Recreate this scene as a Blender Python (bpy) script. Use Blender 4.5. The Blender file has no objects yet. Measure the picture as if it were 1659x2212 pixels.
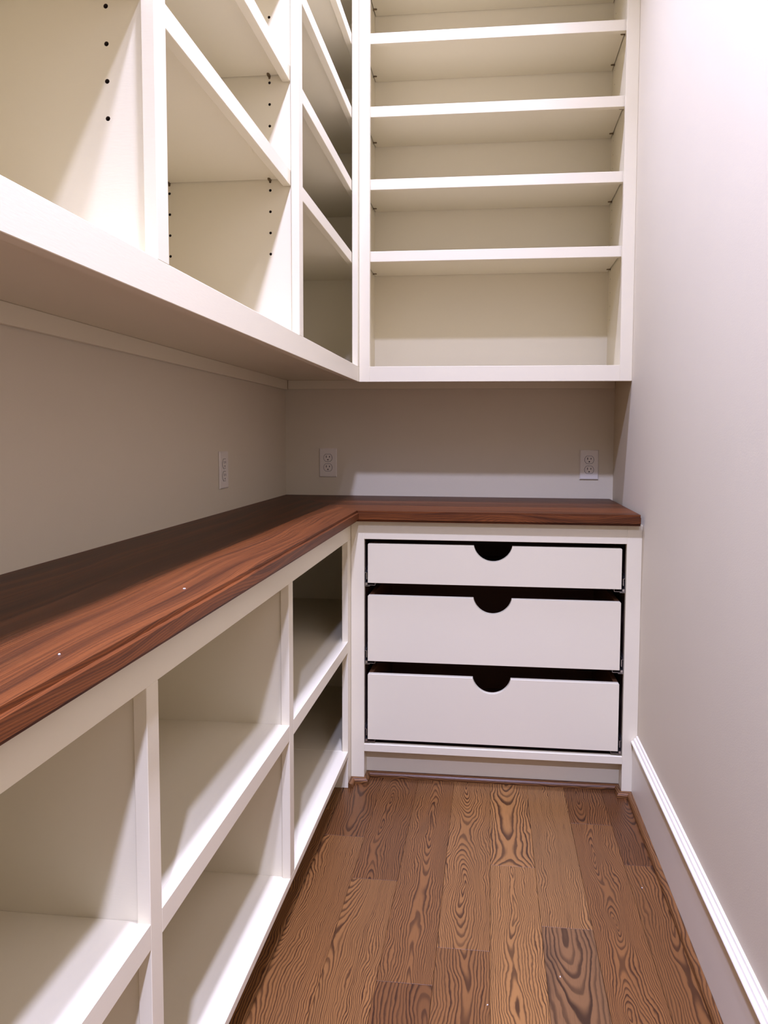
import bpy, bmesh, math
from mathutils import Matrix, Vector

scene = bpy.context.scene
COL = scene.collection

# ------------------------------------------------------------------ camera
cam_data = bpy.data.cameras.new('camera')
cam = bpy.data.objects.new('camera', cam_data)
COL.objects.link(cam)
W_PX = 1659.0
cam_data.sensor_fit = 'HORIZONTAL'
cam_data.sensor_width = 36.0
cam_data.lens = 36.0 * 1566.734 / W_PX
cam_data.shift_x = -62.0 / W_PX
cam_data.shift_y = -65.884 / W_PX
cam_data.clip_start = 0.02
RGT = Vector((0.99429269, 0.10659031, 0.00453322))
FWD = Vector((-0.10611258, 0.99245132, -0.06148578))
UPV = Vector((-0.01105279, 0.06065383, 0.99809766))
cam.matrix_world = Matrix(((RGT.x, UPV.x, -FWD.x, 0.8179),
                           (RGT.y, UPV.y, -FWD.y, -2.84504),
                           (RGT.z, UPV.z, -FWD.z, 1.12933),
                           (0, 0, 0, 1)))
scene.camera = cam

# ------------------------------------------------------------------ world, lights, exposure
world = bpy.data.worlds.new('world')
scene.world = world
world.use_nodes = True
world.node_tree.nodes['Background'].inputs[0].default_value = (1.0, 0.96, 1.15, 1)   # added even fill light, entering by the unseen open end
world.node_tree.nodes['Background'].inputs[1].default_value = 0.20
vs = scene.view_settings
vs.view_transform = 'Standard'
vs.look = 'None'
vs.gamma = 1.0
vs.exposure = 0.26
vs.use_curve_mapping = False
# the three recessed ceiling lamps (position, watts); each lamp is built further down
LAMPS = [((0.62, -0.84), 12.5, 'round recessed ceiling light closest to the back cabinet'),
         ((0.73, -2.05), 32.0, 'round recessed ceiling light in the middle of the pantry ceiling'),
         ((0.98, -4.10), 74.0, 'round recessed ceiling light nearest the pantry entrance')]
LAMP_COLOR = (0.93, 1.0, 1.72)

# ------------------------------------------------------------------ measured dimensions (metres)
XR = 1.2864            # right wall
XF, YF = 0.3744, 0.5619   # lower cabinet faces
XU, YU = 0.3600, 0.3366   # upper cabinet faces
CH, CT, OV = 0.8948, 0.0344, 0.0316
UB, UO = 1.3194, 1.3722
CEIL = 3.05
YEND = -3.3           # side walls stop here; unseen end left open to cut bounced light
FT = 0.019             # face frame thickness


# ------------------------------------------------------------------ materials
def new_mat(name):
    m = bpy.data.materials.new(name)
    m.use_nodes = True
    nt = m.node_tree
    return m, nt, nt.nodes['Principled BSDF']


class NB:
    """small node-building helper"""
    def __init__(self, nt):
        self.nt = nt

    def n(self, t, **kw):
        nd = self.nt.nodes.new(t)
        for k, v in kw.items():
            setattr(nd, k, v)
        return nd

    def link(self, a, b):
        self.nt.links.new(a, b)

    def m(self, op, a, b=None, c=None, clamp=False):
        nd = self.n('ShaderNodeMath', operation=op, use_clamp=clamp)
        for i, v in enumerate((a, b, c)):
            if v is None:
                continue
            if isinstance(v, (int, float)):
                nd.inputs[i].default_value = v
            else:
                self.link(v, nd.inputs[i])
        return nd.outputs[0]

    def comb(self, x, y, z):
        nd = self.n('ShaderNodeCombineXYZ')
        for i, v in enumerate((x, y, z)):
            if isinstance(v, (int, float)):
                nd.inputs[i].default_value = v
            else:
                self.link(v, nd.inputs[i])
        return nd.outputs[0]

    def noise(self, vec, scale=1.0, detail=2.0, rough=0.5):
        nd = self.n('ShaderNodeTexNoise')
        nd.inputs['Scale'].default_value = scale
        nd.inputs['Detail'].default_value = detail
        nd.inputs['Roughness'].default_value = rough
        self.link(vec, nd.inputs['Vector'])
        return nd.outputs[0]

    def mix(self, fac, a, b, blend='MIX'):
        nd = self.n('ShaderNodeMix', data_type='RGBA', blend_type=blend)
        if isinstance(fac, (int, float)):
            nd.inputs[0].default_value = fac
        else:
            self.link(fac, nd.inputs[0])
        for i, v in ((6, a), (7, b)):
            if isinstance(v, tuple):
                nd.inputs[i].default_value = (*v, 1.0) if len(v) == 3 else v
            else:
                self.link(v, nd.inputs[i])
        return nd.outputs[2]

    def ramp(self, fac, stops):
        nd = self.n('ShaderNodeValToRGB')
        el = nd.color_ramp.elements
        while len(el) < len(stops):
            el.new(0.5)
        for e, (p, c) in zip(el, stops):
            e.position = p
            e.color = (*c, 1.0)
        self.link(fac, nd.inputs[0])
        return nd.outputs[0]

    def smooth(self, v, lo, hi):
        nd = self.n('ShaderNodeMapRange', interpolation_type='SMOOTHSTEP')
        nd.inputs[1].default_value = lo
        nd.inputs[2].default_value = hi
        self.link(v, nd.inputs[0])
        return nd.outputs[0]


def paint(name, color, rough=0.4, bump=0.02, scale=160.0, mottle=0.03, spec=0.4, stroke=None):
    m, nt, b = new_mat(name)
    k = NB(nt)
    tc = k.n('ShaderNodeTexCoord')
    vec = tc.outputs['Object']
    if stroke:
        mp = k.n('ShaderNodeMapping')
        mp.inputs['Scale'].default_value = stroke
        k.link(vec, mp.inputs['Vector'])
        bv = mp.outputs[0]
    else:
        bv = vec
    fine = k.noise(bv, scale, 4.0, 0.6)
    big = k.noise(vec, 5.0, 2.0)
    fac = k.m('MULTIPLY', k.m('SUBTRACT', big, 0.5), mottle * 2)
    lum = k.m('ADD', 1.0, fac)
    base = k.mix(1.0, color, k.comb(lum, lum, lum), 'MULTIPLY')
    k.link(base, b.inputs['Base Color'])
    b.inputs['Roughness'].default_value = rough
    b.inputs['Specular IOR Level'].default_value = spec
    bp = k.n('ShaderNodeBump')
    bp.inputs['Strength'].default_value = bump
    bp.inputs['Distance'].default_value = 0.002
    k.link(fine, bp.inputs['Height'])
    k.link(bp.outputs[0], b.inputs['Normal'])
    return m


def wood(name, axis, kind):
    """ring-cut timber: contours of the distance to a wandering pith line.
    per board: object colour = (seed, tone, pith offset 0..1 across, ring density)"""
    m, nt, b = new_mat(name)
    k = NB(nt)
    tc = k.n('ShaderNodeTexCoord')
    sep = k.n('ShaderNodeSeparateXYZ')
    k.link(tc.outputs['Object'], sep.inputs[0])
    X, Y, Z = sep.outputs
    if axis == 'y':
        across, along = X, Y
    else:
        across, along = Y, X
    oi = k.n('ShaderNodeObjectInfo')
    oc = k.n('ShaderNodeSeparateColor')
    k.link(oi.outputs['Color'], oc.inputs[0])
    seed = k.m('MULTIPLY', oc.outputs[0], 97.0)
    tone = oc.outputs[1]
    pith = oc.outputs[2]
    dens = oi.outputs['Alpha']
    a = k.m('ADD', across, k.m('MULTIPLY', Z, 0.8))
    oak = kind == 'oak'
    # depth of the pith below the face, wandering along the board
    n1 = k.noise(k.comb(seed, k.m('MULTIPLY', along, 1.7 if oak else 1.5), 0.0), 1.0, 1.0)
    d = k.m('MULTIPLY', k.m('SUBTRACT', n1, 0.50), 0.21 if oak else 0.20)
    n2 = k.noise(k.comb(k.m('MULTIPLY', a, 11.0), k.m('MULTIPLY', along, 4.5 if oak else 2.6), seed), 1.0, 2.0 if oak else 0.5)
    w = k.m('MULTIPLY', k.m('SUBTRACT', n2, 0.5), 0.060 if oak else 0.055)
    n3 = k.noise(k.comb(k.m('MULTIPLY', a, 55.0), k.m('MULTIPLY', along, 24.0 if oak else 9.0), seed), 1.0, 2.5)
    w2 = k.m('MULTIPLY', k.m('SUBTRACT', n3, 0.5), 0.0085 if oak else 0.0014)
    x0 = k.m('ADD', k.m('ADD', k.m('SUBTRACT', a, pith), w), w2)
    r = k.m('SQRT', k.m('ADD', k.m('MULTIPLY', x0, x0), k.m('MULTIPLY', d, d)))
    ring = k.m('MULTIPLY', r, k.m('MULTIPLY', dens, 290.0 if oak else 330.0))
    s = k.m('FRACT', ring)
    ringid = k.noise(k.comb(k.m('FLOOR', ring), seed, 0.0), 3.7, 0.0)
    up = k.smooth(s, 0.34, 0.74)
    dn = k.m('SUBTRACT', 1.0, k.smooth(s, 0.86, 1.0))
    line = k.m('MULTIPLY', up, dn)
    line = k.m('MULTIPLY', line, k.m('ADD', 0.35, k.m('MULTIPLY', ringid, 0.95)))
    # pores and fibres stretched along the board
    fib = k.noise(k.comb(k.m('MULTIPLY', a, 620.0), k.m('MULTIPLY', along, 16.0), seed), 1.0, 3.0, 0.6)
    pore = k.smooth(fib, 0.56, 0.74)
    patch = k.noise(k.comb(k.m('MULTIPLY', a, 9.0), k.m('MULTIPLY', along, 2.0), k.m('ADD', seed, 3.0)), 1.0, 2.0)
    if oak:
        light = k.ramp(tone, [(0.0, (0.1125, 0.0400, 0.0111)), (0.35, (0.1845, 0.0744, 0.0200)),
                              (0.65, (0.3027, 0.1380, 0.0389)), (1.0, (0.1665, 0.0784, 0.0281))])
        dark = k.ramp(tone, [(0.0, (0.0270, 0.0080, 0.0022)), (0.5, (0.0396, 0.0120, 0.0033)),
                             (1.0, (0.0414, 0.0168, 0.0059))])
        lw = k.m('ADD', 0.55, k.m('MULTIPLY', patch, 0.75))
        col = k.mix(k.m('MULTIPLY', line, lw, clamp=True), light, dark)
        col = k.mix(k.m('MULTIPLY', pore, 0.42), col, dark)
        pf = k.m('ADD', 0.66, k.m('MULTIPLY', patch, 0.62))
        col = k.mix(1.0, col, k.comb(pf, pf, pf), 'MULTIPLY')
        stain = k.m('MULTIPLY', k.smooth(patch, 0.64, 0.78), 0.45)
        col = k.mix(stain, col, (0.045, 0.022, 0.0100))
        b.inputs['Roughness'].default_value = 0.36
    else:
        light = k.ramp(tone, [(0.0, (0.085, 0.026, 0.0062)), (0.5, (0.130, 0.038, 0.0085)),
                              (1.0, (0.245, 0.070, 0.0158))])
        dark = k.ramp(tone, [(0.0, (0.009, 0.003, 0.0010)), (1.0, (0.034, 0.0085, 0.0022))])
        broad = k.smooth(k.noise(k.comb(k.m('MULTIPLY', r, 34.0), seed, k.m('MULTIPLY', along, 0.5)), 1.0, 2.0), 0.36, 0.68)
        col = k.mix(k.m('MULTIPLY', broad, 0.62), light, dark)
        fl = k.noise(k.comb(k.m('MULTIPLY', x0, 240.0), k.m('MULTIPLY', along, 2.2), seed), 1.0, 3.0, 0.6)
        col = k.mix(k.m('MULTIPLY', k.smooth(fl, 0.42, 0.70), 0.62), col, dark)
        col = k.mix(k.m('MULTIPLY', line, 0.42, clamp=True), col, dark)
        col = k.mix(k.m('MULTIPLY', pore, 0.50), col, dark)
        sap = k.m('MULTIPLY', k.smooth(patch, 0.64, 0.74), 0.20)
        col = k.mix(sap, col, (0.30, 0.13, 0.035))
        b.inputs['Specular IOR Level'].default_value = 0.22
        b.inputs['Roughness'].default_value = 0.45
    k.link(col, b.inputs['Base Color'])
    if oak:
        b.inputs['Specular IOR Level'].default_value = 0.30
    bp = k.n('ShaderNodeBump')
    bp.inputs['Strength'].default_value = 0.12
    bp.inputs['Distance'].default_value = 0.001
    k.link(k.m('SUBTRACT', 1.0, k.m('ADD', k.m('MULTIPLY', line, 0.5), k.m('MULTIPLY', pore, 0.5))), bp.inputs['Height'])
    k.link(bp.outputs[0], b.inputs['Normal'])
    return m


def simple(name, color, rough=0.5, metallic=0.0):
    m, nt, b = new_mat(name)
    k = NB(nt)
    tc = k.n('ShaderNodeTexCoord')
    nz = k.noise(tc.outputs['Object'], 220.0, 3.0)
    f = k.m('ADD', 0.92, k.m('MULTIPLY', nz, 0.16))
    k.link(k.mix(1.0, color, k.comb(f, f, f), 'MULTIPLY'), b.inputs['Base Color'])
    b.inputs['Roughness'].default_value = rough
    b.inputs['Metallic'].default_value = metallic
    return m


M_PAINT = paint('cabinet_paint', (0.80, 0.718, 0.510), 0.36, 0.05, 60.0, 0.012, 0.4, (1, 1, 6))
M_WALL = paint('wall_paint', (0.71, 0.625, 0.45), 0.62, 0.10, 300.0, 0.015, 0.3)
M_CEIL = paint('ceiling_paint', (0.74, 0.69, 0.54), 0.8, 0.05, 200.0, 0.01, 0.2)
M_TRIM = paint('trim_paint', (0.84, 0.77, 0.60), 0.30, 0.02, 60.0, 0.01, 0.45)
M_PLATE = paint('outlet_plastic', (0.78, 0.71, 0.59), 0.30, 0.0, 60.0, 0.0, 0.5)
M_OAK = wood('oak_boards', 'y', 'oak')
M_OAKX = wood('oak_moulding_cross', 'x', 'oak')
M_WAL = wood('walnut_boards_long', 'y', 'walnut')
M_WALX = wood('walnut_boards_cross', 'x', 'walnut')
M_DARK = simple('painted_slot_shade', (0.015, 0.012, 0.012), 0.7)  # near-black colour stands in for shade inside the outlet slots and gaps
M_RAW = simple('drilled_wood', (0.06, 0.035, 0.02), 0.8)
M_BOX = simple('drawer_plywood', (0.26, 0.12, 0.05), 0.55)
M_INNER = simple('unpainted_cabinet_inside', (0.07, 0.028, 0.012), 0.7)
M_SUB = simple('floor_joint_dark', (0.03, 0.015, 0.008), 0.9)
M_METAL = simple('slide_steel', (0.70, 0.69, 0.68), 0.28, 1.0)
M_BRONZE = simple('pin_bronze', (0.22, 0.16, 0.09), 0.4, 0.8)
M_FLECK = simple('white_fleck', (0.85, 0.83, 0.8), 0.6)


# ------------------------------------------------------------------ object helpers
def link_obj(name, me, mat, parent=None):
    o = bpy.data.objects.new(name, me)
    if mat is not None and not me.materials:
        me.materials.append(mat)
    COL.objects.link(o)
    if parent is not None:
        o.parent = parent
    return o


def origin_of(parent):
    v = Vector((0, 0, 0))
    p = parent
    while p is not None:
        v += p.location
        p = p.parent
    return v


def finish(bm, name, mat, parent=None, smooth=False):
    off = origin_of(parent)
    bmesh.ops.translate(bm, verts=bm.verts, vec=-off)
    bmesh.ops.recalc_face_normals(bm, faces=bm.faces)
    me = bpy.data.meshes.new(name)
    bm.to_mesh(me)
    bm.free()
    if smooth:
        for p in me.polygons:
            p.use_smooth = True
    return link_obj(name, me, mat, parent)


def add_box(bm, x0, x1, y0, y1, z0, z1):
    vs_ = [bm.verts.new((x, y, z)) for z in (z0, z1) for y in (y0, y1) for x in (x0, x1)]
    for f in ((0, 2, 3, 1), (4, 5, 7, 6), (0, 1, 5, 4), (2, 6, 7, 3), (0, 4, 6, 2), (1, 3, 7, 5)):
        bm.faces.new([vs_[i] for i in f])


def box(name, x0, x1, y0, y1, z0, z1, mat, parent=None, bevel=0.0008, seg=1):
    x0, x1 = sorted((x0, x1)); y0, y1 = sorted((y0, y1)); z0, z1 = sorted((z0, z1))
    bm = bmesh.new()
    add_box(bm, x0, x1, y0, y1, z0, z1)
    if bevel:
        bmesh.ops.bevel(bm, geom=list(bm.edges), offset=bevel, segments=seg, affect='EDGES', clamp_overlap=True)
    return finish(bm, name, mat, parent)


def prism(name, pts, axis, a0, a1, mat, parent=None):
    """extrude a 2-D outline: axis 'x' -> pts (y,z); 'y' -> (x,z); 'z' -> (x,y)"""
    bm = bmesh.new()
    def P(p, a):
        return {'x': (a, p[0], p[1]), 'y': (p[0], a, p[1]), 'z': (p[0], p[1], a)}[axis]
    A = [bm.verts.new(P(p, a0)) for p in pts]
    B = [bm.verts.new(P(p, a1)) for p in pts]
    n = len(pts)
    for i in range(n):
        j = (i + 1) % n
        bm.faces.new((A[i], A[j], B[j], B[i]))
    bm.faces.new(A)
    bm.faces.new(B[::-1])
    return finish(bm, name, mat, parent)


def thing(name, label, cat, loc, group=None):
    o = bpy.data.objects.new(name, None)
    COL.objects.link(o)
    o.empty_display_size = 0.05
    o.location = loc
    o['label'] = label
    o['category'] = cat
    if group:
        o['group'] = group
    return o


def struct(o, label, cat):
    o['kind'] = 'structure'
    o['label'] = label
    o['category'] = cat
    return o


def drilled_panel(name, normal, fixed, thick, u0, u1, v0, v1, us, vs_, rad, mat, parent):
    """upright panel with real shelf-pin holes drilled in the face looking along -normal side.
    normal 'y': face at y=fixed looking towards -y, u = x; normal 'x': face at x=fixed looking towards -x, u = y"""
    bm = bmesh.new()
    def P(u, v, dpt):
        return (u, fixed + dpt, v) if normal == 'y' else (fixed + dpt, u, v)
    half = rad * 1.7
    gu = [u0]
    for u in sorted(us):
        gu += [u - half, u + half]
    gu.append(u1)
    gv = [v0]
    for v in sorted(vs_):
        gv += [v - half, v + half]
    gv.append(v1)
    grid = [[bm.verts.new(P(u, v, 0.0)) for v in gv] for u in gu]
    N = 12
    for i in range(len(gu) - 1):
        for j in range(len(gv) - 1):
            c = [grid[i][j], grid[i + 1][j], grid[i + 1][j + 1], grid[i][j + 1]]
            if i % 2 == 1 and j % 2 == 1:
                cu, cv = (gu[i] + gu[i + 1]) / 2, (gv[j] + gv[j + 1]) / 2
                rings = []
                for dpt in (0.0, 0.009):
                    rings.append([bm.verts.new(P(cu + rad * math.cos(math.radians(225 + 360 * q / N)),
                                                 cv + rad * math.sin(math.radians(225 + 360 * q / N)), dpt)) for q in range(N)])
                for sd in range(4):
                    arc = [rings[0][(sd * 3 + q) % N] for q in range(4)]
                    bm.faces.new([c[sd], c[(sd + 1) % 4]] + arc[::-1])
                for q in range(N):
                    f = bm.faces.new((rings[0][q], rings[0][(q + 1) % N], rings[1][(q + 1) % N], rings[1][q]))
                    f.material_index = 1
                f = bm.faces.new(rings[1])
                f.material_index = 1
            else:
                bm.faces.new(c)
    # sides and back of the board
    b = [bm.verts.new(P(u, v, thick)) for u, v in ((u0, v0), (u1, v0), (u1, v1), (u0, v1))]
    bm.faces.new(b)
    nu, nv = len(gu) - 1, len(gv) - 1
    bm.faces.new([grid[i][0] for i in range(nu + 1)] + [b[1], b[0]])
    bm.faces.new([grid[nu][j] for j in range(nv + 1)] + [b[2], b[1]])
    bm.faces.new([grid[i][nv] for i in range(nu, -1, -1)] + [b[3], b[2]])
    bm.faces.new([grid[0][j] for j in range(nv, -1, -1)] + [b[0], b[3]])
    off = origin_of(parent)
    bmesh.ops.translate(bm, verts=bm.verts, vec=-off)
    bmesh.ops.recalc_face_normals(bm, faces=bm.faces)
    me = bpy.data.meshes.new(name)
    bm.to_mesh(me)
    bm.free()
    me.materials.append(mat)
    me.materials.append(M_RAW)
    return link_obj(name, me, mat, parent)


# ================================================================== THE ROOM
struct(box('wall_left', -0.12, 0.0, YEND, 0.0, 0.0, CEIL, M_WALL, None, 0), 'pale grey painted wall behind the long shelf run', 'wall')
struct(box('wall_back', -0.12, XR + 0.12, 0.0, 0.12, 0.0, CEIL, M_WALL, None, 0), 'pale painted end wall above the walnut counter', 'wall')
struct(box('wall_right', XR, XR + 0.12, YEND, 0.0, 0.0, CEIL, M_WALL, None, 0), 'bare pale lavender grey wall along the right side', 'wall')
struct(box('ceiling', -0.12, XR + 0.12, -5.2, 0.12, CEIL, CEIL + 0.1, M_CEIL, None, 0), 'white painted ceiling with recessed lights', 'ceiling')

floor = struct(box('floor', 0.0, XR, -5.2, 0.0, -0.12, -0.019, M_SUB, None, 0), 'oak plank floor running from the drawers to the entrance', 'floor')
# planks: x edges, y joints, look (seed, tone, pith x, ring density)
EDGE = [0.005, 0.124, 0.2415, 0.3590, 0.4765, 0.5940, 0.7115, 0.8290, 0.9465, 1.0640, 1.1815, 1.2814]
JOINT = {1: [-0.9], 2: [-0.75, -2.1], 3: [-0.886, -2.35], 4: [-1.077, -2.6], 5: [-1.419, -2.9], 6: [-1.306, -2.2], 7: [-0.980, -2.4],
         8: [-1.210, -2.7], 9: [-0.744, -2.5], 10: [-0.939, -2.15], 0: [-1.2]}
LOOK = {(3, 0): (.13, .16, .43, .55), (3, 1): (.31, .42, .36, .80), (4, 0): (.52, .24, .52, .62), (4, 1): (.77, .48, .47, .85),
        (5, 0): (.24, .38, .655, .80), (5, 1): (.91, .20, .70, .45), (6, 0): (.64, .52, .76, .75), (6, 1): (.08, .40, .775, .70),
        (7, 0): (.45, .60, .885, .60), (7, 1): (.83, .66, .885, .70), (8, 0): (.19, .74, 1.09, .75), (8, 1): (.58, .98, 1.00, .40),
        (9, 0): (.36, .16, 1.10, .55), (9, 1): (.70, .36, 1.115, .80), (10, 0): (.97, .04, 1.25, .70), (10, 1): (.41, .34, 1.25, .55)}
for i in range(len(EDGE) - 1):
    ys = [-0.44 if i >= 2 else -0.005] + JOINT[i] + [-5.198]
    if i < 2:
        ys[0] = -0.02
    for j in range(len(ys) - 1):
        g = 0.0003
        o = box('plank', EDGE[i] + g, EDGE[i + 1] - g, ys[j + 1] + g, ys[j] - g, -0.019, 0.0, M_OAK, floor, 0.0004)
        sd = LOOK.get((i, j))
        if sd is None:
            h = (math.sin(i * 12.9898 + j * 78.233) * 43758.5453) % 1.0
            h2 = (math.sin(i * 39.3 + j * 11.1) * 9631.7) % 1.0
            sd = (h, 0.2 + 0.5 * h2, (EDGE[i] + EDGE[i + 1]) / 2 + 0.06 * (h2 - 0.5), 0.55 + 0.3 * h)
        o.color = sd

# white baseboard on the right wall: flat board with a stepped cap
prof = [(0.0, 0.0), (-0.0145, 0.0), (-0.0145, 0.1695), (-0.0175, 0.1715), (-0.0200, 0.1745), (-0.0203, 0.1775),
        (-0.0190, 0.1800), (-0.0135, 0.1815), (-0.0125, 0.1845), (-0.0120, 0.1865), (-0.0100, 0.1890), (-0.0062, 0.1898),
        (-0.0058, 0.1915), (-0.0048, 0.1950), (-0.0030, 0.1968), (0.0, 0.1971)]
bb = prism('baseboard_right', [(XR - 0.0003 + px, pz) for px, pz in prof], 'y', -(YF + 0.001), YEND + 0.001, M_TRIM)
struct(bb, 'tall white baseboard with stepped cap along the right wall', 'baseboard')


def quarter(r, h, n=6):
    return [(0.0, 0.0), (r, 0.0)] + [(r * math.cos(math.radians(90 * q / n)), h * 0.25 + h * 0.75 * math.sin(math.radians(90 * q / n))) for q in range(n + 1)]


QR, QH = 0.0155, 0.0165
TRIM_N = [0]


def shoe(axis, side, face, a0, a1, m0, m1, mat, look, label):
    """oak quarter-round against a face. axis = running direction; side = +1/-1 direction it projects;
    m0/m1: mitre (how much the outer edge is longer) at both ends"""
    TRIM_N[0] += 1
    bm = bmesh.new()
    pr = quarter(QR, QH)
    A, B = [], []
    for (d, z) in pr:
        o = face + side * d
        f = d
        p0, p1 = a0 + m0 * f, a1 + m1 * f
        if axis == 'y':
            A.append(bm.verts.new((o, p0, z))); B.append(bm.verts.new((o, p1, z)))
        else:
            A.append(bm.verts.new((p0, o, z))); B.append(bm.verts.new((p1, o, z)))
    n = len(pr)
    for i in range(n):
        j = (i + 1) % n
        bm.faces.new((A[i], A[j], B[j], B[i]))
    bm.faces.new(A); bm.faces.new(B[::-1])
    bmesh.ops.translate(bm, verts=bm.verts, vec=(0, 0, 0.0003))
    o = finish(bm, 'trim_%d' % TRIM_N[0], mat)
    o.color = look
    struct(o, label, 'shoe moulding')
    return o


LOL, LOR = 0.4180, 1.2405          # drawer opening in x
TK = -0.5125                       # toe kick plane
g = 0.0004
BX = XR - 0.0152
shoe('y', -1, BX, -(YF + g), YEND + 0.001, -1, 0, M_OAK, (.2, .35, 1.31, .5), 'oak quarter-round along the foot of the right baseboard')
shoe('x', -1, -(YF + g), LOR - g, BX, -1, -1, M_OAKX, (.3, .4, -.5, .5), 'short oak quarter-round in front of the right drawer stile')
shoe('y', -1, LOR - g, TK - g, -(YF + g), -1, -1, M_OAK, (.6, .3, 1.3, .5), 'short oak quarter-round turning into the toe space at right')
shoe('x', -1, TK - g, LOL + g, LOR - g, 1, -1, M_OAKX, (.75, .25, -.62, .45), 'long oak quarter-round under the drawer toe kick')
shoe('y', 1, LOL + g, TK - g, -(YF + g), -1, -1, M_OAK, (.15, .3, .5, .5), 'short oak quarter-round turning into the toe space at left')
shoe('x', -1, -(YF + g), XF + 0.0008, LOL + g, 1, 1, M_OAKX, (.45, .4, -.5, .5), 'short oak quarter-round in front of the left drawer stile')
shoe('y', 1, XF + g, -(YF + g), -0.6115, -1, 0, M_OAK, (.85, .35, .3, .5), 'short oak quarter-round at the foot of the corner post')


# ================================================================== LEFT UPPER SHELF RUN
PIN_Z = [1.5653 + 0.0498 * q for q in range(25)]
US = [(-0.3639, -0.3180), (-1.1270, -1.0910), (-1.8730, -1.8375), (-2.6190, -2.5830)]
UTOP = CEIL - 0.012
YN = US[3][0]
lu = thing('open_shelf_cabinet', 'long cream painted open shelf cabinet hung on the left wall above the counter', 'cabinet', (0.18, -1.3, UB))
FB = XU - FT
box('bottom_rail', FB, XU, YN, -0.3180, UB, UO, M_PAINT, lu)
box('top_rail', FB, XU, YN, -0.3180, UTOP - 0.07, UTOP, M_PAINT, lu)
for a, b_ in US:
    box('stile', FB, XU, a, b_, UO - 0.0005, UTOP - 0.0695, M_PAINT, lu)
box('back_panel', 0.0015, 0.011, YN, -0.002, 1.3515, UTOP, M_PAINT, lu, 0)
box('bottom_panel', 0.011, FB, YN, -0.002, 1.3512, UO - 0.0025, M_PAINT, lu, 0.0005)
box('top_panel', 0.011, FB, YN, -0.002, UTOP - 0.06, UTOP, M_PAINT, lu, 0.0005)
box('cleat', 0.0015, 0.0135, YN, -0.014, 1.3137, 1.3510, M_PAINT, lu)
for idx in (1, 2):
    a, b_ = US[idx]
    drilled_panel('partition', 'y', a + 0.006, b_ - a - 0.012, 0.0112, FB - 0.0003, UO - 0.003, UTOP - 0.061,
                  [0.0377, 0.2885], PIN_Z, 0.0033, M_PAINT, lu)
box('end_panel', 0.0112, FB - 0.0003, YN, YN + 0.022, UO - 0.003, UTOP - 0.061, M_PAINT, lu)
box('end_panel', 0.0112, FB - 0.0003, -0.014, -0.002, UO - 0.003, UTOP - 0.061, M_PAINT, lu)

NOSE = 0.0358


def shelf_pin(parent, pos, direction):
    """spoon pin: peg into the panel + flat round-ended tab under the shelf; direction = unit (dx,dy) away from the panel"""
    bm = bmesh.new()
    dx, dy = direction
    px, py = -dy, dx
    x, y, z = pos
    def W(u, v, w):
        return (x + dx * u + px * v, y + dy * u + py * v, z + w)
    out = [(-0.004, -0.0030), (0.010, -0.0035), (0.0135, -0.0025), (0.0150, 0.0), (0.0135, 0.0025), (0.010, 0.0035), (-0.004, 0.0030)]
    T = [bm.verts.new(W(u, v, 0.0)) for u, v in out]
    B = [bm.verts.new(W(u, v, -0.0030)) for u, v in out]
    n = len(out)
    for i in range(n):
        bm.faces.new((T[i], T[(i + 1) % n], B[(i + 1) % n], B[i]))
    bm.faces.new(T); bm.faces.new(B[::-1])
    A1 = [bm.verts.new(W(0.0005, 0.0028 * math.cos(q * math.pi / 4), -0.005 + 0.0028 * math.sin(q * math.pi / 4))) for q in range(8)]
    A0 = [bm.verts.new(W(-0.006, 0.0028 * math.cos(q * math.pi / 4), -0.005 + 0.0028 * math.sin(q * math.pi / 4))) for q in range(8)]
    for i in range(8):
        bm.faces.new((A1[i], A1[(i + 1) % 8], A0[(i + 1) % 8], A0[i]))
    bm.faces.new(A1)
    return finish(bm, 'shelf_pin', M_BRONZE, parent)


def side_shelf(y0, y1, top, pins):
    gp = 0.0018
    s = box('shelf', 0.0125, 0.3200, y0 + gp, y1 - gp, top - 0.019, top, M_PAINT, lu, 0.0006)
    box('shelf_nosing', 0.3201, 0.3392, y0 + gp * 0.6, y1 - gp * 0.6, top - NOSE, top, M_PAINT, s, 0.001)
    for yy, dr in ((y0, 1), (y1, -1)):
        for xx in (0.0377, 0.2885):
            shelf_pin(s, (xx, yy, top - 0.0192), (0, dr))


bays = [(US[1][1] - 0.006, -0.014), (US[2][1] - 0.006, US[1][0] + 0.006), (US[3][0] + 0.022, US[2][0] + 0.006)]
for y0, y1 in bays:
    for top in (1.7585, 1.9990, 2.2395, 2.4800, 2.7205):
        side_shelf(y0, y1, top, True)

# ================================================================== BACK UPPER SHELVES
USL, USR = 0.3972, 1.2459
bu = thing('open_shelf_cabinet', 'cream painted open shelf cabinet with close-set shelves hung over the drawers', 'cabinet', (0.83, -0.17, UB))
YB = -YU + FT
box('stile', XU + 0.0006, USL, -YU, YB, UB, UTOP, M_PAINT, bu)
box('stile', USR, XR - 0.0003, -YU, YB, UB, UTOP, M_PAINT, bu)
box('bottom_rail', USL - 0.0003, USR + 0.0003, -YU, YB, UB, UO, M_PAINT, bu)
box('top_rail', USL - 0.0003, USR + 0.0003, -YU, YB, UTOP - 0.07, UTOP, M_PAINT, bu)
SIL, SIR = 0.3632, 1.2520
box('side_panel', 0.3450, SIL, YB, -0.002, 1.3512, UTOP, M_PAINT, bu, 0.0005)
drilled_panel('side_panel', 'x', SIR, 0.018, YB + 0.0002, -0.002, 1.3512, UTOP, [-0.285, -0.060], PIN_Z, 0.0022, M_PAINT, bu)
box('back_panel', SIL, SIR, -0.011, -0.002, 1.3512, UTOP, M_PAINT, bu, 0)
box('bottom_panel', SIL, SIR, YB, -0.011, 1.3512, UO - 0.0015, M_PAINT, bu, 0.0005)
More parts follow.
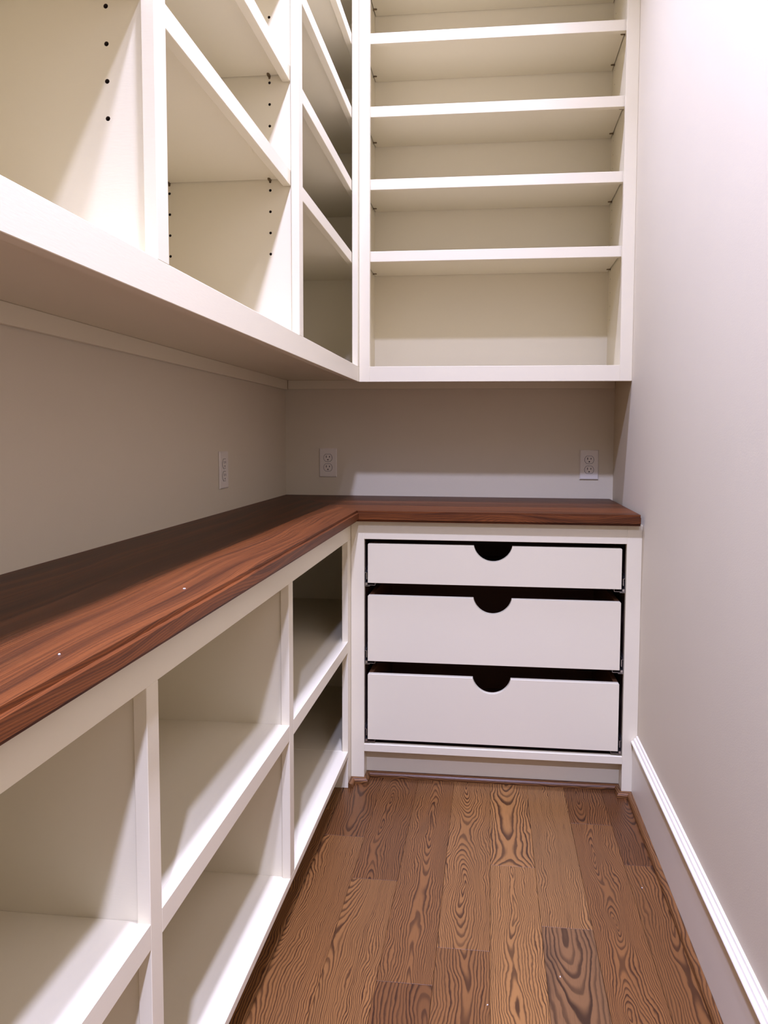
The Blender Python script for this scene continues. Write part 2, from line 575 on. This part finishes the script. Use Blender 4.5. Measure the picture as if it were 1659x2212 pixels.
box('top_panel', SIL, SIR, YB, -0.011, UTOP - 0.06, UTOP, M_PAINT, bu, 0.0005)
box('cleat', 0.0145, XR - 0.0012, -0.0135, -0.0015, 1.3165, 1.3510, M_PAINT, bu)
for top in (1.7707, 2.0150, 2.2590, 2.5020, 2.7450):
    gp = 0.0028
    s = box('shelf', SIL + gp, SIR - gp, -0.2935, -0.0125, top - 0.019, top, M_PAINT, bu, 0.0006)
    box('shelf_nosing', SIL + gp, SIR - gp * 0.5, -0.3130, -0.2936, top - NOSE, top, M_PAINT, s, 0.001)
    for yy in (-0.060, -0.262):
        shelf_pin(s, (SIL, yy, top - 0.0192), (1, 0))
        shelf_pin(s, (SIR, yy, top - 0.0192), (-1, 0))

# ================================================================== LEFT LOWER CUBBIES
LS = [(-0.6112, -0.5434), (-1.2855, -1.2513), (-1.9578, -1.9242), (-2.6310, -2.5970)]
LT, LMT, LMB, LBT = 0.7998, 0.4790, 0.4430, 0.1209
LN = LS[3][0]
LB = XF - FT
CB = CH - CT
ll = thing('cubby_cabinet', 'long white painted base cabinet of open cubbies under the left counter', 'cabinet', (0.19, -1.3, 0.0))
box('top_rail', LB, XF, LN, LS[0][1], LT, CB - 0.0006, M_PAINT, ll)
box('stile', LB, XF, LS[0][0], LS[0][1], 0.0005, LT + 0.0003, M_PAINT, ll)
for a, b_ in LS[1:]:
    box('stile', LB, XF, a, b_, LBT - 0.0003, LT + 0.0003, M_PAINT, ll)
for i in range(3):
    box('middle_rail', LB, XF, LS[i + 1][1] - 0.0003, LS[i][0] + 0.0003, LMB, LMT, M_PAINT, ll)
box('bottom_deck', 0.0115, XF, LN, LS[0][0] - 0.0003, LBT - 0.0173, LBT, M_PAINT, ll)
box('bottom_deck', 0.0115, LB - 0.0003, LS[0][0], -0.003, LBT - 0.0173, LBT, M_PAINT, ll)
box('back_panel', 0.0015, 0.0115, LN, -0.002, 0.0005, CB - 0.0006, M_PAINT, ll, 0)
for a, b_ in LS[1:3]:
    box('partition', 0.0116, LB - 0.0003, a + 0.005, b_ - 0.005, LBT, CB - 0.02, M_PAINT, ll, 0.0004)
box('end_panel', 0.0116, LB - 0.0003, LN, LN + 0.02, 0.0005, CB - 0.02, M_PAINT, ll, 0.0004)
box('end_panel', 0.0116, LB - 0.0003, -0.015, -0.003, LBT, CB - 0.02, M_PAINT, ll, 0.0004)
box('top_panel', 0.0116, LB - 0.0003, LN, -0.003, CB - 0.02, CB - 0.0006, M_PAINT, ll, 0.0004)
shy = [(LS[1][1] - 0.005, -0.015), (LS[2][1] - 0.005, LS[1][0] + 0.005), (LS[3][0] + 0.02, LS[2][0] + 0.005)]
for y0, y1 in shy:
    box('shelf', 0.0117, LB - 0.0002, y0 + 0.0003, y1 - 0.0003, LMT - 0.0200, LMT - 0.0012, M_PAINT, ll, 0.0004)
box('toe_kick', 0.285, 0.300, LN, LS[0][0] - 0.02, 0.0005, LBT - 0.0178, M_PAINT, ll, 0.0004)
box('toe_return', 0.285, LB, LS[0][0] - 0.0004, LS[0][0] + 0.018, 0.0005, LBT - 0.0178, M_PAINT, ll, 0.0004)

# ================================================================== DRAWER CABINET
LOT, LOB, LRB = 0.8012, 0.1271, 0.1027
dc = thing('drawer_cabinet', 'white painted base cabinet with three drawers under the end counter', 'cabinet', (0.83, -0.30, 0.0))
YI = -YF + FT
box('stile', XF + 0.0006, LOL, -YF, YI, 0.0005, CB - 0.0006, M_PAINT, dc)
box('stile', LOR, XR - 0.0003, -YF, YI, 0.0005, CB - 0.0006, M_PAINT, dc)
box('top_rail', LOL - 0.0003, LOR + 0.0003, -YF, YI, LOT, CB - 0.0006, M_PAINT, dc)
box('bottom_rail', LOL - 0.0003, LOR + 0.0003, -YF, YI, LRB, LOB, M_PAINT, dc)
box('leg_block', XF + 0.0006, LOL, YI, TK, 0.0005, LRB, M_PAINT, dc, 0.0004)
box('leg_block', LOR, XR - 0.0012, YI, TK, 0.0005, LRB, M_PAINT, dc, 0.0004)
box('toe_kick', XF + 0.0006, XR - 0.0012, TK, TK + 0.015, 0.0005, LRB, M_PAINT, dc, 0.0004)
box('side_panel', XF + 0.002, 0.4160, YI, -0.003, LRB, CB - 0.0006, M_INNER, dc, 0)
box('side_panel', 1.2425, XR - 0.0012, YI, -0.003, LRB, CB - 0.0006, M_INNER, dc, 0)
box('bottom_panel', 0.4160, 1.2425, YI, -0.003, LRB, LOB - 0.006, M_INNER, dc, 0)
box('back_panel', 0.4160, 1.2425, -0.012, -0.003, LOB - 0.006, CB - 0.0006, M_INNER, dc, 0)

DL, DR = 0.4291, 1.2276
DY = -YF + 0.004
CXC = 0.8295           # centre of the half-moon cut-outs


def drawer(zb, zt, rad):
    # front board with a half-moon hand cut-out in its top edge
    pts = [(DL, zb), (DR, zb)]
    def corner(cx, cz, a0):
        return [(cx + 0.003 * math.cos(math.radians(a0 + 30 * q)), cz + 0.003 * math.sin(math.radians(a0 + 30 * q))) for q in range(4)]
    pts += corner(DR - 0.003, zt - 0.003, 0)
    half, deep = 0.0605, 0.0505
    # circle through the two rim points and the lowest point
    R = (half * half + deep * deep) / (2 * deep)
    cz = zt - deep + R
    a_max = math.asin(min(1.0, half / R))
    n = 20
    pts.append((CXC + half, zt))
    for q in range(1, n):
        an = a_max - 2 * a_max * q / n
        pts.append((CXC + R * math.sin(an), cz - R * math.cos(an)))
    pts.append((CXC - half, zt))
    pts += corner(DL + 0.003, zt - 0.003, 90)
    bm = bmesh.new()
    A = [bm.verts.new((p[0], DY, p[1])) for p in pts]
    B = [bm.verts.new((p[0], DY + 0.018, p[1])) for p in pts]
    m = len(pts)
    for i in range(m):
        j = (i + 1) % m
        bm.faces.new((A[i], A[j], B[j], B[i]))
    fA = bm.faces.new(A)
    bm.faces.new(B[::-1])
    bmesh.ops.bevel(bm, geom=[e for e in fA.edges], offset=0.0005, segments=1, affect='EDGES')
    d = finish(bm, 'drawer', M_PAINT, dc)
    yb = -0.06
    box('drawer_side', DL + 0.0003, DL + 0.0150, DY + 0.0181, yb, zb + 0.004, zt - 0.0015, M_BOX, d, 0.0005)
    box('drawer_side', DR - 0.0150, DR - 0.0003, DY + 0.0181, yb, zb + 0.004, zt - 0.0015, M_BOX, d, 0.0005)
    box('drawer_back', DL + 0.0151, DR - 0.0151, yb - 0.015, yb, zb + 0.004, zt - 0.0015, M_BOX, d, 0.0005)
    box('drawer_bottom', DL + 0.0151, DR - 0.0151, DY + 0.0181, yb - 0.0151, zb + 0.010, zb + 0.018, M_BOX, d, 0)
    for x_in, sx in ((LOL + 0.0012, 1), (LOR - 0.0012, -1)):
        bm = bmesh.new()
        def bx(u0, u1, z0, z1, y0=DY + 0.001):
            xs = sorted((x_in + sx * u0, x_in + sx * u1))
            add_box(bm, xs[0], xs[1], y0, -0.08, z0, z1)
        bx(0.0000, 0.0008, zb - 0.010, zb + 0.046)
        bx(0.0000, 0.0160, zb - 0.0112, zb - 0.0098)
        bx(0.0060, 0.0340, zb - 0.0080, zb - 0.0070)
        bx(0.0332, 0.0340, zb - 0.0080, zb - 0.0005)
        bx(0.0020, 0.0085, zb - 0.0080, zb + 0.0005)
        bx(0.0008, 0.0060, zb + 0.0320, zb + 0.0330, DY + 0.004)
        bx(0.0040, 0.0060, zb + 0.0100, zb + 0.0330, DY + 0.006)
        finish(bm, 'drawer_slide', M_METAL, d)
    return d


drawer(0.6585, 0.7858, 0.06)
drawer(0.4021, 0.6174, 0.06)
drawer(0.1420, 0.3591, 0.06)

# ================================================================== WALNUT COUNTERTOP
ct = thing('countertop', 'dark walnut plank countertop turning the corner over both base cabinets', 'countertop', (0.30, -0.60, CB))
XE, YE = XF + OV, -(YF + OV)
XC = XR - 0.0116
xs = [0.0012, 0.125, 0.268, XE]
ys = [-0.0012, -0.184, -0.392, YE]
look_l = [(.21, .40, .06, .55), (.62, .22, .20, .60), (.37, .80, .47, .85)]
look_b = [(.55, .40, -.02, .60), (.81, .55, -.33, .65), (.28, .72, -.70, .80)]


def board(outline, front, mat, look):
    """plank from an xy outline; the edge between outline[front] and outline[front+1] gets a rounded nose"""
    bm = bmesh.new()
    lo = [bm.verts.new((x, y, CB)) for x, y in outline]
    hi = [bm.verts.new((x, y, CH)) for x, y in outline]
    n = len(outline)
    bm.faces.new(lo[::-1])
    bm.faces.new(hi)
    for i in range(n):
        bm.faces.new((lo[i], lo[(i + 1) % n], hi[(i + 1) % n], hi[i]))
    bm.edges.ensure_lookup_table()
    soft, fine = [], []
    for e in bm.edges:
        vset = {v for v in e.verts}
        if front is not None and vset == {hi[front], hi[(front + 1) % n]}:
            soft.append(e)
        elif front is not None and vset == {lo[front], lo[(front + 1) % n]}:
            soft.append(e)
    if soft:
        bmesh.ops.bevel(bm, geom=soft, offset=0.0075, segments=8, affect='EDGES')
    o = finish(bm, 'board', mat, ct)
    o.color = look
    return o


gb = 0.00012
for i in range(3):
    x0, x1 = xs[i], xs[i + 1]
    y0, y1 = ys[i], ys[i + 1]
    ynear = LN - 0.01
    fr = 1 if i == 2 else None
    board([(x0 + gb, ynear), (x1 - gb, ynear), (x1 - gb, y1 - gb), (x0 + gb, y0 - gb)], fr, M_WAL, look_l[i])
    fr = 3 if i == 2 else None
    board([(x1 + gb, y1 + gb), (x0 + gb, y0 - gb), (XC, y0 - gb), (XC, y1 + gb)], fr, M_WALX, look_b[i])

# ================================================================== OUTLETS
def receptacle_outline(s=1.0):
    R, hgt = 0.0168 * s, 0.0140 * s
    a = math.asin(hgt / R)
    pts = []
    for q in range(9):
        t = -a + 2 * a * q / 8
        pts.append((R * math.cos(t), R * math.sin(t)))
    for q in range(9):
        t = math.pi - a + 2 * a * q / 8
        pts.append((R * math.cos(t), R * math.sin(t)))
    return pts


def outlet(label, cx, cz, wall, along):
    """wall 'back': on y=0 facing -y at x=along; wall 'left': on x=0 facing +x at y=along"""
    def Pt(u, w, z):       # u across (to the viewer's right), w out of the wall
        return (along + u, -w, z) if wall == 'back' else (w, along + u, z)
    t = thing('wall_outlet', label, 'outlet', Pt(0, 0, cz - 0.0572), 'duplex outlets above the counter')
    hw, hh = 0.0353, 0.0572
    bm = bmesh.new()
    ring = lambda w_, i_: [bm.verts.new(Pt(sx * (hw - i_), w_, cz + sz * (hh - i_))) for sx, sz in ((-1, -1), (1, -1), (1, 1), (-1, 1))]
    L = [ring(0.0006, 0.0), ring(0.0030, 0.0), ring(0.0055, 0.0030)]
    for a, b_ in zip(L, L[1:]):
        for i in range(4):
            bm.faces.new((a[i], a[(i + 1) % 4], b_[(i + 1) % 4], b_[i]))
    bm.faces.new(L[0]); bm.faces.new(L[2])
    plate = finish(bm, 'cover_plate', M_PLATE, t)
    for dz in (0.0193, -0.0193):
        # dark ring standing in for the shade in the gap, then the receptacle face
        bm = bmesh.new()
        A = [bm.verts.new(Pt(u, 0.0056, cz + dz + v)) for u, v in receptacle_outline(1.07)]
        B = [bm.verts.new(Pt(u, 0.0058, cz + dz + v)) for u, v in receptacle_outline(1.07)]
        n = len(A)
        for i in range(n):
            bm.faces.new((A[i], A[(i + 1) % n], B[(i + 1) % n], B[i]))
        bm.faces.new(A[::-1]); bm.faces.new(B)
        finish(bm, 'painted_gap_shade', M_DARK, plate)
        bm = bmesh.new()
        A = [bm.verts.new(Pt(u, 0.0057, cz + dz + v)) for u, v in receptacle_outline(1.0)]
        B = [bm.verts.new(Pt(u, 0.0070, cz + dz + v)) for u, v in receptacle_outline(0.98)]
        for i in range(n):
            bm.faces.new((A[i], A[(i + 1) % n], B[(i + 1) % n], B[i]))
        bm.faces.new(A[::-1]); bm.faces.new(B)
        rc = finish(bm, 'receptacle', M_PLATE, t)
        for u0, hgt in ((-0.0064, 0.0042), (0.0064, 0.0034)):
            bm = bmesh.new()
            c = [Pt(u0 + su * 0.0013, w_, cz + dz + 0.0042 + sv * hgt) for w_ in (0.0068, 0.0072) for su, sv in ((-1, -1), (1, -1), (1, 1), (-1, 1))]
            v = [bm.verts.new(p) for p in c]
            bm.faces.new(v[:4]); bm.faces.new(v[4:])
            for i in range(4):
                bm.faces.new((v[i], v[(i + 1) % 4], v[4 + (i + 1) % 4], v[4 + i]))
            finish(bm, 'slot', M_DARK, rc)
        bm = bmesh.new()
        A = [bm.verts.new(Pt(0.0026 * math.cos(q * math.pi / 6), 0.0068, cz + dz - 0.0075 + 0.0026 * math.sin(q * math.pi / 6))) for q in range(12)]
        B = [bm.verts.new(Pt(0.0026 * math.cos(q * math.pi / 6), 0.0072, cz + dz - 0.0075 + 0.0026 * math.sin(q * math.pi / 6))) for q in range(12)]
        for i in range(12):
            bm.faces.new((A[i], A[(i + 1) % 12], B[(i + 1) % 12], B[i]))
        bm.faces.new(A[::-1]); bm.faces.new(B)
        finish(bm, 'ground_hole', M_DARK, rc)
    bm = bmesh.new()
    A = [bm.verts.new(Pt(0.0026 * math.cos(q * math.pi / 6), 0.0056, cz + 0.0026 * math.sin(q * math.pi / 6))) for q in range(12)]
    B = [bm.verts.new(Pt(0.0020 * math.cos(q * math.pi / 6), 0.0064, cz + 0.0020 * math.sin(q * math.pi / 6))) for q in range(12)]
    for i in range(12):
        bm.faces.new((A[i], A[(i + 1) % 12], B[(i + 1) % 12], B[i]))
    bm.faces.new(A[::-1]); bm.faces.new(B)
    finish(bm, 'screw', M_PLATE, t)


OZ = (1.0825 + 0.9678) / 2
outlet('white duplex outlet on the end wall just right of the room corner', 0, OZ, 'back', 0.1740)
outlet('white duplex outlet on the end wall beside the right-hand wall', 0, OZ, 'back', 1.1954)
outlet('white duplex outlet on the left wall, seen edge-on above the counter', 0, OZ, 'left', -0.6915)

# ================================================================== CEILING LAMPS
for (lx, ly), watts, label in LAMPS:
    t = thing('recessed_light', label, 'ceiling light', (lx, ly, CEIL), 'recessed ceiling lights')
    bm = bmesh.new()
    N = 32
    prof_l = [(0.088, -0.0005), (0.088, -0.006), (0.072, -0.010), (0.066, -0.008), (0.066, -0.0005)]
    rings = [[bm.verts.new((lx + r_ * math.cos(2 * math.pi * q / N), ly + r_ * math.sin(2 * math.pi * q / N), CEIL + z_)) for q in range(N)] for r_, z_ in prof_l]
    for i in range(len(rings)):
        A, B = rings[i], rings[(i + 1) % len(rings)]
        for q in range(N):
            bm.faces.new((A[q], A[(q + 1) % N], B[(q + 1) % N], B[q]))
    finish(bm, 'trim_ring', M_TRIM, t, True)
    lens = bmesh.new()
    A = [lens.verts.new((lx + 0.0655 * math.cos(2 * math.pi * q / N), ly + 0.0655 * math.sin(2 * math.pi * q / N), CEIL - 0.003)) for q in range(N)]
    B = [lens.verts.new((lx + 0.0655 * math.cos(2 * math.pi * q / N), ly + 0.0655 * math.sin(2 * math.pi * q / N), CEIL - 0.001)) for q in range(N)]
    for q in range(N):
        lens.faces.new((A[q], A[(q + 1) % N], B[(q + 1) % N], B[q]))
    lens.faces.new(A); lens.faces.new(B[::-1])
    ml, nt, pb = new_mat('lamp_lens')
    pb.inputs['Base Color'].default_value = (0.9, 0.9, 0.88, 1)
    pb.inputs['Emission Color'].default_value = (*LAMP_COLOR, 1)
    pb.inputs['Emission Strength'].default_value = 6.0
    finish(lens, 'lens', ml, t)
    ld = bpy.data.lights.new('lamp_light', 'AREA')
    ld.shape = 'DISK'
    ld.size = 0.11
    ld.energy = watts
    ld.color = LAMP_COLOR
    ld.spread = math.radians(130)
    lo = bpy.data.objects.new('lamp_light', ld)
    COL.objects.link(lo)
    lo.parent = t
    lo.location = (0, 0, -0.012)

# ================================================================== PAINT FLECKS
def fleck(label, x, y, z, sx, sy, rot):
    bm = bmesh.new()
    c, s = math.cos(rot), math.sin(rot)
    out = [(-1, -.3), (-.3, -1), (.8, -.7), (1, .4), (.1, 1), (-.8, .6)]
    A = [bm.verts.new((x + sx * u * c - sy * v * s, y + sx * u * s + sy * v * c, z + 0.0002)) for u, v in out]
    B = [bm.verts.new((x + .7 * (sx * u * c - sy * v * s), y + .7 * (sx * u * s + sy * v * c), z + 0.0012)) for u, v in out]
    for i in range(6):
        bm.faces.new((A[i], A[(i + 1) % 6], B[(i + 1) % 6], B[i]))
    bm.faces.new(A[::-1]); bm.faces.new(B)
    o = finish(bm, 'paint_fleck', M_FLECK)
    o['label'] = label
    o['category'] = 'fleck'
    o['group'] = 'stray white flecks'


FLECKS = [((0.3529, -1.7874, CH), 'tiny white fleck lying farther along the walnut counter', .0022, .0011, .3),
          ((0.3611, -2.1256, CH), 'tiny white fleck lying nearest on the walnut counter', .0014, .0010, .9),
          ((1.2091, -1.0358, 0.0), 'tiny white fleck on the floor close to the right baseboard', .0018, .0009, 2.2),
          ((0.9755, -1.3649, 0.0), 'tiny white fleck on the grey oak plank', .0010, .0024, 0.2),
          ((0.8242, -1.4582, 0.0), 'tiny white fleck on the floor nearest the photo bottom edge', .0020, .0008, .5)]
for (fx, fy, fz), label, sx, sy, rot in FLECKS:
    fleck(label, fx, fy, fz, sx, sy, rot)
